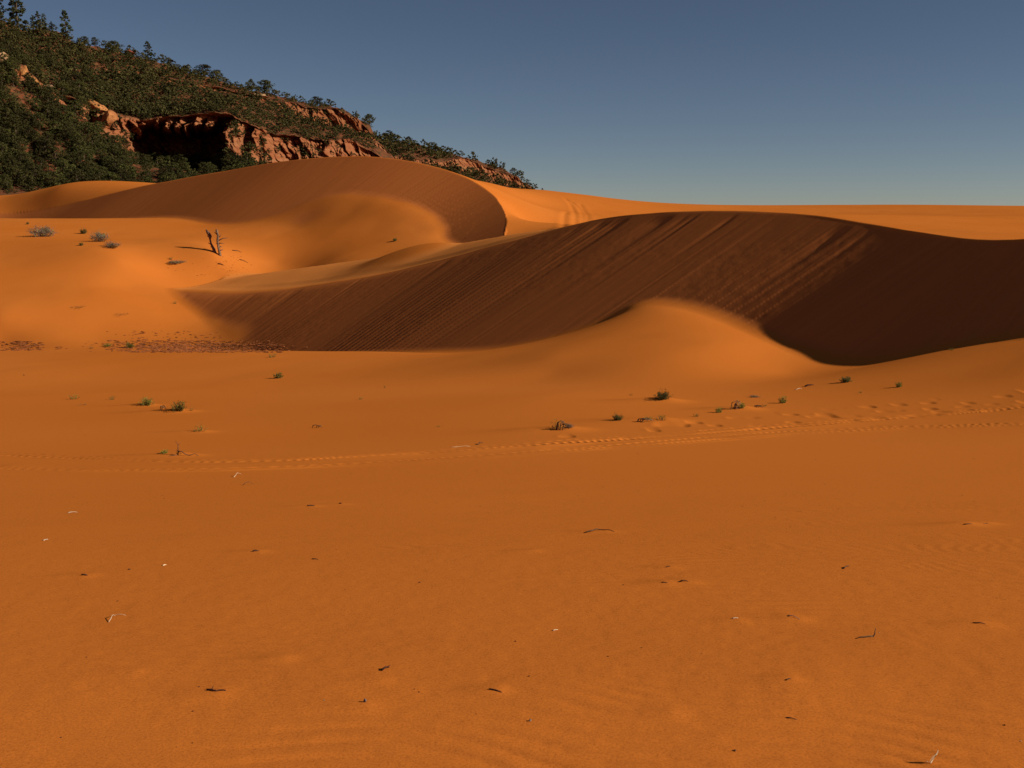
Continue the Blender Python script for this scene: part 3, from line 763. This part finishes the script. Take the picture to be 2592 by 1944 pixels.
# ------------------------------------------------------------------ desert shrubs
def bush_proto(kind, seed):
    global rng
    rng = np.random.default_rng(seed); random.seed(seed); S = Geo(); Lf = Geo(); T = Geo()
    nst = {'leafy': 30, 'dark': 38, 'sparse': 14, 'dry': 54, 'tuft': 14, 'faint': 9}[kind]
    for i in range(nst):
        a = rng.uniform(0, 2*math.pi); sp = rng.uniform(.1, .5); hgt = rng.uniform(.55, 1)*(1-.55*sp)
        if kind in ('dry', 'faint'): hgt *= .8; sp *= 1.1
        p0 = np.array([math.cos(a)*sp*.45+rng.normal()*.04, math.sin(a)*sp*.45+rng.normal()*.04, -.06]); hgt *= rng.uniform(.55, 1); p2 = np.array([math.cos(a)*sp, math.sin(a)*sp, hgt]); p1 = (p0+p2)/2+np.array([math.cos(a)*.08*rng.normal(), math.sin(a)*.08*rng.normal(), .08])
        S.tube([p0, p1, p2], [.012, .008, .004], 4)
        nl = {'leafy': 26, 'dark': 34, 'sparse': 12, 'dry': 3, 'tuft': 10, 'faint': 1}[kind]
        t = rng.uniform(.12, 1, nl)[:, None]; pts = (1-t)**2*p0+2*t*(1-t)*p1+t*t*p2 + rng.normal(size=(nl, 3))*.045
        Lf.leaves(pts, .085 if kind != 'dark' else .075, (p2-p0), .45)
        if kind in ('dry', 'faint'):
            for _ in range(5):
                q = p1+(p2-p1)*rng.uniform(.2, 1); S.tube([q, q+rng.normal(size=3)*.09, q+rng.normal(size=3)*.16], [.005, .003, .002], 3)
    mat = {'leafy': M_BUSH, 'dark': M_DARKB, 'sparse': M_BUSH, 'dry': M_BUSH, 'tuft': M_BUSH, 'faint': M_STEM}[kind]
    return S.mesh('stem', M_GREYB if kind == 'dry' else M_STEM), Lf.mesh('foliage', mat, False)
BP = {k: [bush_proto(k, 500+11*i+j) for i in range(3)] for j, k in enumerate(['leafy', 'dark', 'sparse', 'dry', 'tuft', 'faint'])}
def bush(px, py, w, hgt, kind, label, squash=1, tilt=0, name='desert_shrub', cat='shrub'):
    p = hitpx(px, py); s = p[1]/F*1.02
    o = empty(name, (p[0], p[1]+w*s*.2, zat(p[0], p[1]+w*s*.2)-.01), rs.uniform(-.8, .8), (w*s*1.05, w*s*1.05*squash, hgt*s*1.12))
    o.rotation_euler = (0, tilt, o.rotation_euler[2]) if not tilt else (0, tilt, 0)
    st, fo = BP[kind][rs.randrange(3)]
    link('stem', st, o); link('foliage', fo, o); setp(o, label, cat); return o
bush(1680,1013,50,28,'dark','largest rounded dark green shrub on the sand right of centre')
bush(1566,1064,32,22,'dark','compact dark green shrub between the large round shrub and the straggly one to its left')
bush(1412,1086,40,26,'sparse','straggly shrub with dry twigs at the left end of the right hand row')
bush(1440,1084,22,18,'dry','dry twiggy end of growth beside the leftmost straggly shrub of the right hand row')
bush(1676,1064,34,20,'sparse','sparse yellowish shrub with arching bare stems below the largest round shrub')
bush(1642,1062,24,14,'sparse','small thin shrub touching the sparse yellowish one on its left')
bush(1762,1055,24,12,'tuft','tiny low tuft right of the sparse arching shrub')
bush(1819,1045,22,17,'leafy','small bright green shrub left of the pale dry arch of twigs')
bush(1877,1034,22,20,'leafy','bright green shrub right against the pale dry arch of twigs')
bush(1936,1028,18,7,'tuft','very low green sprig between the dry arch and the next upright shrub')
bush(1910,1006,26,8,'dry','low flat grey dry shrub above the green sprig')
bush(1981,1021,26,22,'leafy','upright bright green shrub at the end of the right hand row')
bush(2143,968,36,20,'dark','dark green shrub under the big dark dune face casting a long thin shadow')
bush(2277,980,22,18,'leafy','small upright green shrub furthest right near the tyre tracks')
bush(2179,995,13,9,'tuft','tiny sprig between the two rightmost shrubs')
bush(2410,887,16,10,'tuft','tiny green sprig on the sand lip at the foot of the blackest shade')
bush(1598,1001,11,8,'tuft','tiny sprig left of the largest round shrub')
bush(327,881,26,18,'leafy','green shrub standing in the dark litter strip at left')
bush(269,878,24,9,'leafy','low spreading green shrub left of the one in the litter strip')
bush(230,883,14,9,'tuft','little green tuft at the left end of the litter strip')
bush(688,905,24,15,'sparse','thin green shrub at the left foot of the dark dune face')
bush(702,958,28,22,'leafy','shrub alone on bare sand below the left foot of the dark dune face')
bush(184,1011,30,19,'sparse','leftmost shrub of the left hand row, leaning left')
bush(282,1012,20,15,'sparse','small thin yellowish shrub second in the left hand row')
bush(370,1027,38,25,'leafy','dense green shrub in the middle of the left hand row')
bush(447,1042,44,30,'leafy','largest yellow green shrub of the left hand row')
bush(483,1040,14,11,'tuft','tiny tuft right of the largest shrub of the left hand row')
bush(505,1093,34,21,'sparse','thin yellow green shrub alone below the left hand row')
bush(413,1149,24,13,'leafy','small dark green shrub left of the arching bare stem by the tyre track')
bush(913,1011,16,10,'tuft','tiny dry tuft alone on the bright sand left of centre')
bush(973,982,8,9,'tuft','tiniest sprig above the tuft left of centre')
bush(1110,1081,12,8,'tuft','tiny sprig alone on the sand near the centre')
bush(204,1026,24,8,'faint','faint dry flattened twigs under the two leftmost shrubs of the row')
bush(101,600,58,34,'dry','grey green mounded shrub high on the left slope',.6)
bush(112,590,26,20,'dark','green top growing out of the grey mounded shrub on the left slope')
bush(209,592,20,17,'dark','small round dark shrub between the two grey mounds on the left slope')
bush(246,612,52,34,'dry','long grey shrub mound on the left slope',.6)
bush(278,628,56,20,'dry','trailing lower end of the long grey shrub mound',.6)
bush(254,602,24,16,'leafy','green top growing out of the long grey shrub mound')
bush(204,622,15,10,'dark','tiny dark shrub below the small round one on the left slope')
bush(69,568,9,8,'dark','tiny dark sprig up slope of the grey mounded shrub')
bush(446,672,44,12,'dry','low dry shrub down slope left of the dead tree',.6)
bush(432,658,12,10,'tuft','tiny green tuft at the top of the low dry shrub left of the dead tree')
bush(197,782,36,10,'faint','faint dry twigs on the left slope above the litter strip')
bush(305,800,36,9,'faint','second patch of dry twigs right of the faint ones above the litter strip')
bush(441,769,16,8,'tuft','tiny tuft by the left tip of the dark dune')
bush(1000,611,14,11,'dark','tiny dark sprig inside the hollow of the far dune')
bush(408,131+345,1,1,'tuft','x') if False else None

# ------------------------------------------------------------------ bare stems, twigs, straws
def wiggle(a, b, n, amp, arch=0):
    a = np.array(a, float); b = np.array(b, float); L = np.linalg.norm(b-a); out = []
    for i in range(n+1):
        t = i/n; p = a*(1-t)+b*t; p = p+np.array([rs.uniform(-1, 1), rs.uniform(-1, 1), rs.uniform(-.4, .4)])*amp*L*(0 if i in (0, n) else 1); p[2] += arch*L*math.sin(math.pi*t)
        out.append(p)
    return out
def twig(pxs, rad, mat, label, name='twig', cat='twig', arch=.08, lift=.4, branches=0, amp=.05, taper=.4):
    rad *= .72
    pts = [hitpx(*p) for p in pxs]; base = pts[0].copy(); base[2] = zat(base[0], base[1])
    path = []
    for i in range(len(pts)-1):
        a = pts[i].copy(); b = pts[i+1].copy(); a[2] = zat(a[0], a[1]); b[2] = zat(b[0], b[1])
        seg = wiggle(a-base, b-base, 4, amp, arch); path += seg if i == 0 else seg[1:]
    for k, q in enumerate(path): q[2] += rad*lift
    G = Geo(); G.tube(path, np.linspace(rad, rad*taper, len(path)), 6, .25)
    for k in range(branches):
        q = np.array(path[rs.randrange(1, len(path)-1)]); L = np.linalg.norm(path[-1]-path[0])*.3
        d = np.array([rs.uniform(-1, 1), rs.uniform(-1, 1), rs.uniform(0, .6)])*L
        G.tube([q, q+d*.5, q+d], [rad*.6, rad*.4, rad*.2], 5)
    o = link(name, G.mesh(name, mat)); o.location = base; setp(o, label, cat); return o
twig([(172,1299),(196,1297)], .006, M_PALEW, 'bright white straw lying on the sand at far left')
twig([(616,1228),(644,1226)], .005, M_DARKW, 'thin dark arched twig below the left part of the tyre track', arch=.2)
twig([(275,1575),(290,1558),(318,1558)], .0022, M_PALEW, 'pale curved straw arc on the sand at lower left', arch=.12)
twig([(524,1747),(548,1750),(572,1749)], .005, M_DARKW, 'dark forked twig half buried at lower left', branches=2)
twig([(966,1698),(985,1690)], .005, M_DARKW, 'dark angular twig right of the pale straw, above the pebble', branches=2, arch=.2)
twig([(1238,1745),(1270,1753)], .0045, M_DARKW, 'straight brown stick at bottom centre poking from a small sand hump', arch=.05)
twig([(1480,1349),(1520,1341),(1555,1346)], .006, M_DARKW, 'long dark arched twig right of centre', arch=.06)
twig([(2462,1577),(2494,1580)], .004, M_DARKW, 'dark short stick near the right edge')
twig([(1674,1475),(1690,1476)], .004, M_DARKW, 'short dark twig, left one of a pair on small humps')
twig([(1720,1473),(1742,1472)], .005, M_DARKW, 'short dark twig, right one of a pair on small humps', arch=.15)
twig([(1686,1436),(1697,1434)], .004, M_DARKW, 'short dark twig above the pair on small humps')
twig([(2135,1440),(2150,1433)], .005, M_DARKW, 'thin reddish twig right of centre pointing up right')
twig([(1400,1597),(1412,1594)], .004, M_PALEW, 'small pale straw in the centre of the foreground')
twig([(1853,1566),(1868,1565)], .004, M_PALEW, 'small pale straw left of the low sand hump')
twig([(1990,1722),(2002,1718)], .004, M_DARKW, 'short dark twig on a small hump at lower right')
twig([(1995,1558),(2024,1568)], .003, M_PALEW, 'yellowish straw on the low sand hump at right')
twig([(110,1369),(122,1366)], .005, M_PALEW, 'small white straw at the left edge')
twig([(412,1432),(421,1430)], .005, M_PALEW, 'tiny white straw beside a dark chip at left')
twig([(592,1208),(612,1201)], .004, M_PALEW, 'pale straw just under the tyre track at left')
twig([(1140,1132),(1190,1130)], .006, M_PALEW, 'bleached stick lying above the tyre track near the centre', arch=.02)
twig([(1207,1126),(1222,1122)], .016, M_DARKW, 'short dark stick right of the bleached one')
twig([(2038,979),(2060,975)], .04, M_DARKW, 'dark red stick lying under the dark dune face')
twig([(2012,987),(2030,984)], .014, M_PALEW, 'pale stick left of the dark red one under the dune')
twig([(1990,1790-7),(2012,1796)], .003, M_DARKW, 'thin twig low at right near the rippled sand') if False else None
twig([(778,1281),(797,1281)], .010, M_DARKW, 'dark twig on a low hump, left of the dark chip')
twig([(640,1396),(655,1395)], .008, M_DARKW, 'dark twig on a small hump at left centre')
twig([(207,1456),(222,1457)], .007, M_DARKW, 'short dark twig at left under the white straws')
twig([(790,1415),(806,1417)], .004, M_DARKW, 'short thin twig left of centre')
twig([(1990,1817),(2017,1822)], .003, M_DARKW, 'thin twig lying between ripples at lower right')
twig([(2440,1328),(2500,1325)], .008, M_DARKW, 'dark stick half buried in a low sand hump near the right edge', arch=-.02)
# bent upright twig
def upright(px, py, top, side, rad, mat, label, name='upright_twig', cat='twig', leaf=False):
    p = hitpx(px, py); p[2] = zat(p[0], p[1]); G = Geo(); s = p[1]/F
    if side:
        q = hitpx(*side); q[2] = zat(q[0], q[1])+rad
        G.tube(wiggle((0, 0, rad), q-p, 4, .03, .03), [rad, rad*.9, rad*.8, rad*.7, rad*.6], 6)
    tx = (top[0]-px)*s; tz = (py-top[1])*s*1.0
    G.tube(wiggle((0, 0, -.01), (tx, 0, tz), 4, .03), [rad, rad*.9, rad*.8, rad*.6, rad*.35], 6)
    o = link(name, G.mesh(name, mat)); o.location = p; setp(o, label, cat)
    return o, p, s
upright(2210,1612,(2216,1587),(2170,1617),.003,M_STEM,'thin bent twig sticking up from the sand at right')
# arching bare stem by the track
p = hitpx(450,1152); p[2] = zat(p[0], p[1]); s = p[1]/F
st = empty('arching_stem', tuple(p)); setp(st, 'bare stem with an upright twig and two arching runners beside the tyre track at left', 'dead plant')
G = Geo(); G.tube([(0,0,-.02),(.01,0,12*s),(2*s,0,28*s),(-4*s,0,37*s)],[.010,.008,.005,.003],6); G.tube([(2*s,0,26*s),(8*s,0,33*s)],[.004,.002],5)
link('stem', G.mesh('stem', M_STEM), st)
for path in ([(0,0,.02),(4*s,-.02,11*s),(12*s,-.03,11*s),(22*s,-.03,3*s),(30*s,0,0),(42*s,.05,2*s),(54*s,0,-2*s)], [(0,0,0),(-8*s,-.05,1*s),(-18*s,-.08,0),(-27*s,-.2,-3*s)]):
    G = Geo(); G.tube(path, np.linspace(.011,.004,len(path)), 6, .2); link('runner', G.mesh('runner', M_STEM), st)
rng = np.random.default_rng(77); G = Geo(); G.leaves(rng.normal(size=(60,3))*[4*s,4*s,4*s]+[2*s,0,6*s], 3.2*s); link('foliage', G.mesh('foliage', M_DARKB, False), st)
# dry arches among the right row
def arch_plant(px, py, w, hh, label, mat=M_DEAD, n=5):
    p = hitpx(px, py); p[2] = zat(p[0], p[1]); s = p[1]/F; st = empty('dry_plant', tuple(p)); setp(st, label, 'dead plant')
    for k in range(n):
        x0 = rs.uniform(-.5, .1)*w*s; x1 = rs.uniform(.1, .6)*w*s; G = Geo(); h1 = hh*s*rs.uniform(.5, 1)
        G.tube([(x0, 0, -.05), (x0+.15*(x1-x0), .03, h1*.7), ((x0+x1)/2, rs.uniform(-.1, .1), h1), (x1, rs.uniform(-.1, .1), h1*rs.uniform(.0, .6))], [.013, .011, .009, .005], 5, .2)
        link('stem', G.mesh('stem', mat), st)
    return st
arch_plant(1862,1036,30,26,'pale dry arch of twigs beside the bright green shrub in the right hand row')
arch_plant(1628,1068,56,14,'dark bare stems arching left of the sparse yellowish shrub', M_STEM, 5)
arch_plant(1425,1088,40,26,'dry twigs standing over the leftmost straggly shrub of the right hand row', M_STEM, 5)
arch_plant(1918,1032,30,8,'thin brown stems trailing along the sand left of the upright green shrub', M_STEM, 4)
arch_plant(802,1083,34,9,'faint thin brown stems arching on bare sand left of the centre', M_STEM, 3)
arch_plant(410,1038,26,14,'dry twigs between the dense green shrub and the largest yellow green one', M_STEM, 4)
# grass sprig at bottom right
o, p, s = upright(2352,1932,(2374,1893),None,.0022,M_PALEW,'pale grass blade sprig sticking up at the bottom right','grass_sprig','grass blade')
o.name = 'grass_blade_stalk'
sp = empty('grass_sprig', tuple(o.location)); setp(sp, 'pale forked grass sprig sticking up at the bottom right', 'grass')
for k in ('label', 'category'):
    if k in o: del o[k]
o.parent = sp; o.location = (0, 0, 0); o.name = 'stalk'
G = Geo()
for (a, b, w_) in (((0,0,0),(10*s,0,26*s),.004),((2*s,0,6*s),(20*s,-.01,40*s),.003),((0,0,2*s),(-12*s,0,4*s),.002)):
    a = np.array(a); b = np.array(b); m_ = (a+b)/2+np.array([0, 0, .004])
    G.add([a, m_+[w_*.6, w_, 0], b, m_-[w_*.6, w_, 0]], [(0, 1, 2, 3)])
link('leaf', G.mesh('leaf', M_PALEW, False), sp)

# ------------------------------------------------------------------ dead tree
pa = hitpx(557,646); pb = hitpx(541,637); s = pa[1]/F
dt = empty('dead_tree', tuple(pa)); setp(dt, 'weathered dead tree of two bare broken trunks on the slope behind the dune', 'dead tree')
off = pb-pa
def tp(x, z, y=0): return np.array([x*s, y, z*s])
G = Geo(); G.tube([tp(1,-8),tp(-1,8),tp(-3,22),tp(-4,36),tp(-3,50),tp(-5,64)], np.array([4.4,3.6,3.3,3.0,2.9,2.0])*s, 8, .35); link('trunk', G.mesh('trunk', M_DEAD), dt)
G = Geo(); G.tube([off+tp(3,-6),off+tp(0,6),off+tp(-6,20),off+tp(-8,32)], np.array([5.4,3.9,2.3,1.8])*s, 8, .35)
G.tube([off+tp(-8,30),off+tp(-7,38),off+tp(-12,48),off+tp(-17,55)], np.array([2.2,4.4,3.6,1.3])*s, 7, .4); link('trunk', G.mesh('trunk', M_DEAD), dt)
for (a, b, c) in [((-3,36),(8,42),(21,43)),((-3,30),(6,30),(13,29)),((-4,50),(-10,56),(-12,60)),((-4,44),(3,47),(5,52)),((-2,20),(5,22),(7,20)),((-1,12),(6,13),(8,15)),((-4,56),(-9,60),(-8,64)),((-3,26),(-8,29),(-9,30))]:
    G = Geo(); G.tube([tp(*a), tp(*b, rs.uniform(-.2, .2)), tp(*c, rs.uniform(-.3, .3))], np.array([1.5,1.0,.6])*s, 5, .3); link('branch', G.mesh('branch', M_DEAD), dt)
for (a, b) in [((-6,18),(-13,22)),((-8,34),(-15,40)),((-2,10),(-8,12))]:
    G = Geo(); G.tube([off+tp(*a), off+tp(*b)], np.array([1.4,.6])*s, 5, .3); link('branch', G.mesh('branch', M_DEAD), dt)
twig([(588,634),(611,639)], .09, M_DARKW, 'fallen dark branch on the slope right of the dead tree', 'fallen_branch', 'branch')
twig([(606,657),(628,666)], .08, M_DARKW, 'lower fallen dark branch right of the dead tree', 'fallen_branch', 'branch')
twig([(552,668),(566,672)], .12, M_DARKW, 'short thick fallen branch below the dead tree', 'fallen_branch', 'branch')

# ------------------------------------------------------------------ chips, pebbles
def chip(px, py, w, mat, label, name='bark_chip', cat='bark chip', flat=.5):
    p = hitpx(px, py); s = p[1]/F; o = link(name, rock_mesh(name, mat, int(px*3+py), 1)); r_ = w*s*.5
    o.scale = (r_, r_*.7, r_*flat); o.rotation_euler = (rs.uniform(-.3, .3), rs.uniform(-.3, .3), rs.uniform(-.5, .5)); o.location = (p[0], p[1], zat(p[0], p[1])+r_*flat*.5); setp(o, label, cat)
chip(924,1777,17,M_STONE,'grey textured pebble with a dark shadow, bottom left of centre','pebble','stone',.8)
chip(861,1275,9,M_CHIP,'dark square chip on a low hump left of centre')
chip(327,1442,8,M_CHIP,'dark chip at left beside a tiny white straw')
chip(297,1522,7,M_CHIP,'dark chip above the pale curved straw arc')
chip(219,1664,6,M_CHIP,'dark round chip at lower left')
chip(1062,1475,7,M_CHIP,'dark chip in the middle of the foreground')
chip(504,1739,7,M_CHIP,'dark chip left of the forked twig')
chip(1049,1745,6,M_CHIP,'upper left of two dark chips between pebble and brown stick')
chip(1060,1752,6,M_CHIP,'lower right of two dark chips between pebble and brown stick')
chip(1305,1624,9,M_CHIP,'dark pointed chip at the centre of the foreground')
chip(1339,1712,7,M_CHIP,'dark chip right of the brown stick')
chip(1342,1825,10,M_STONE,'small half dark half white pebble at bottom centre','pebble','stone',.7)
chip(1861,1900,11,M_CHIP,'dark elongated chip at the bottom right of centre')
chip(2543,1836,8,M_CHIP,'dark chip near the bottom right corner')
chip(1624,1640,6,M_CHIP,'dark chip right of centre above the ripples')
chip(1539,1662,6,M_CHIP,'dark chip left of the chip above the ripples')
chip(1776,1654,5,M_CHIP,'small dark chip right of the chip above the ripples')
chip(1578,1481,6,M_CHIP,'dark chip left of the twigs on humps')
chip(60,950,6,M_CHIP,'dark speck like chip alone on the sand at far left')
chip(487,1881,7,M_CHIP,'dark chip at the bottom left')
chip(154,1867,7,M_CHIP,'dark flake at the bottom left corner')
chip(488,1801,6,M_CHIP,'dark chip under the forked twig')
chip(2226,1602,6,M_PALEW,'white seed beside the bent upright twig','seed','seed')
chip(2584,1876,6,M_PALEW,'white fleck at the bottom right edge','seed','seed')
chip(821,1773,5,M_PALEW,'white fleck left of the grey pebble','seed','seed')

# uncountable litter
def litter(name, label, regions, mat, seed, smin, smax, elong=2.2, cat='litter'):
    r4 = np.random.default_rng(seed); VV, FF, n0 = [], [], 0
    base = np.array([(-1,0,0),(0,-.5,0),(1,0,0),(0,.5,0),(0,0,.45),(0,0,-.4)], float); bf = [(0,1,4),(1,2,4),(2,3,4),(3,0,4),(1,0,5),(2,1,5),(3,2,5),(0,3,5)]
    for (x0, x1, y0, y1, n, sc) in regions:
        for _ in range(n):
            px = r4.uniform(x0, x1); t = r4.uniform(0, 1); py = y0+(y1-y0)*t
            if len(regions) > 2 and r4.uniform() < .5: px = (x0+x1)/2+r4.normal()*(x1-x0)*.22
            p = hitpx(px, py); s = p[1]/F*r4.uniform(smin, smax)*sc
            e = r4.uniform(1, elong); a = r4.uniform(-.7, .7); c, sn = math.cos(a), math.sin(a)
            B = base*r4.uniform(.7, 1.3, (6, 3))*[e*s, s, s*.8]; B = np.stack([B[:, 0]*c-B[:, 1]*sn, B[:, 0]*sn+B[:, 1]*c, B[:, 2]], 1)
            VV.append(B+[p[0], p[1], zat(p[0], p[1])+s*.25]); FF.append(np.array(bf)+n0); n0 += 6
    o = link(name, mesh_np(name, np.vstack(VV), np.vstack(FF), mat, False)); setp(o, label, cat, None, 'stuff')
litter('plant_litter', 'tiny dark specks of plant litter scattered over the foreground sand', [(0,2592,1250,1944,420,1),(0,2592,1100,1300,90,1)], M_CHIP, 21, .5, 1.5)
litter('pale_litter', 'tiny pale straw flecks scattered over the foreground sand', [(0,2592,1200,1944,34,1),(1300,2592,1500,1944,16,1)], M_STRAW, 22, .35, .9, 4)
litter('crust_litter', 'dark red crusty litter strip in the hollow at the left foot of the dune', [(270,690,862,891,1100,1.35),(330,720,872,893,900,1.6),(250,560,838,875,110,1.5),(0,110,864,888,260,1.5),(140,170,878,884,10,1.4)], M_CRUST, 23, .8, 2.3, 3.4)
litter('branch_litter', 'dark fragments of bark scattered below the dead tree', [(540,640,645,690,34,1),(470,620,650,700,24,1),(420,520,660,690,10,1)], M_CHIP, 24, .7, 1.6, 2.5)

# ------------------------------------------------------------------ light, sky, camera
w = bpy.data.worlds.new('World'); bpy.context.scene.world = w; w.use_nodes = True; nt = w.node_tree
sk = nt.nodes.new('ShaderNodeTexSky'); sk.sky_type = 'NISHITA'; sk.sun_disc = False; sk.sun_elevation = SUN_E; sk.sun_rotation = R(90)-SUN_A
sk.altitude = 2500; sk.air_density = .8; sk.dust_density = .35; sk.ozone_density = 1.6
bg = nt.nodes['Background']; bg.inputs['Strength'].default_value = .05
nt.links.new(mix_mul(nt, sk.outputs[0], (.98, .91, .88)), bg.inputs['Color'])
ld = bpy.data.lights.new('sun', 'SUN'); ld.energy = 5.0; ld.angle = R(.5); ld.color = (1, .90, .74)
lo = bpy.data.objects.new('sun', ld); C.objects.link(lo)
from mathutils import Vector
lo.rotation_euler = Vector(SUND.tolist()).to_track_quat('Z', 'Y').to_euler()
cd = bpy.data.cameras.new('camera'); cd.lens = 36*F/2592; cd.sensor_width = 36; cd.clip_start = .05; cd.clip_end = 20000
co = bpy.data.objects.new('camera', cd); C.objects.link(co); co.location = (0, 0, 0); co.rotation_euler = (R(90)-PITCH, 0, 0)
bpy.context.scene.camera = co
vs = bpy.context.scene.view_settings; vs.view_transform = 'Standard'; vs.look = 'None'; vs.exposure = 0; vs.gamma = 1
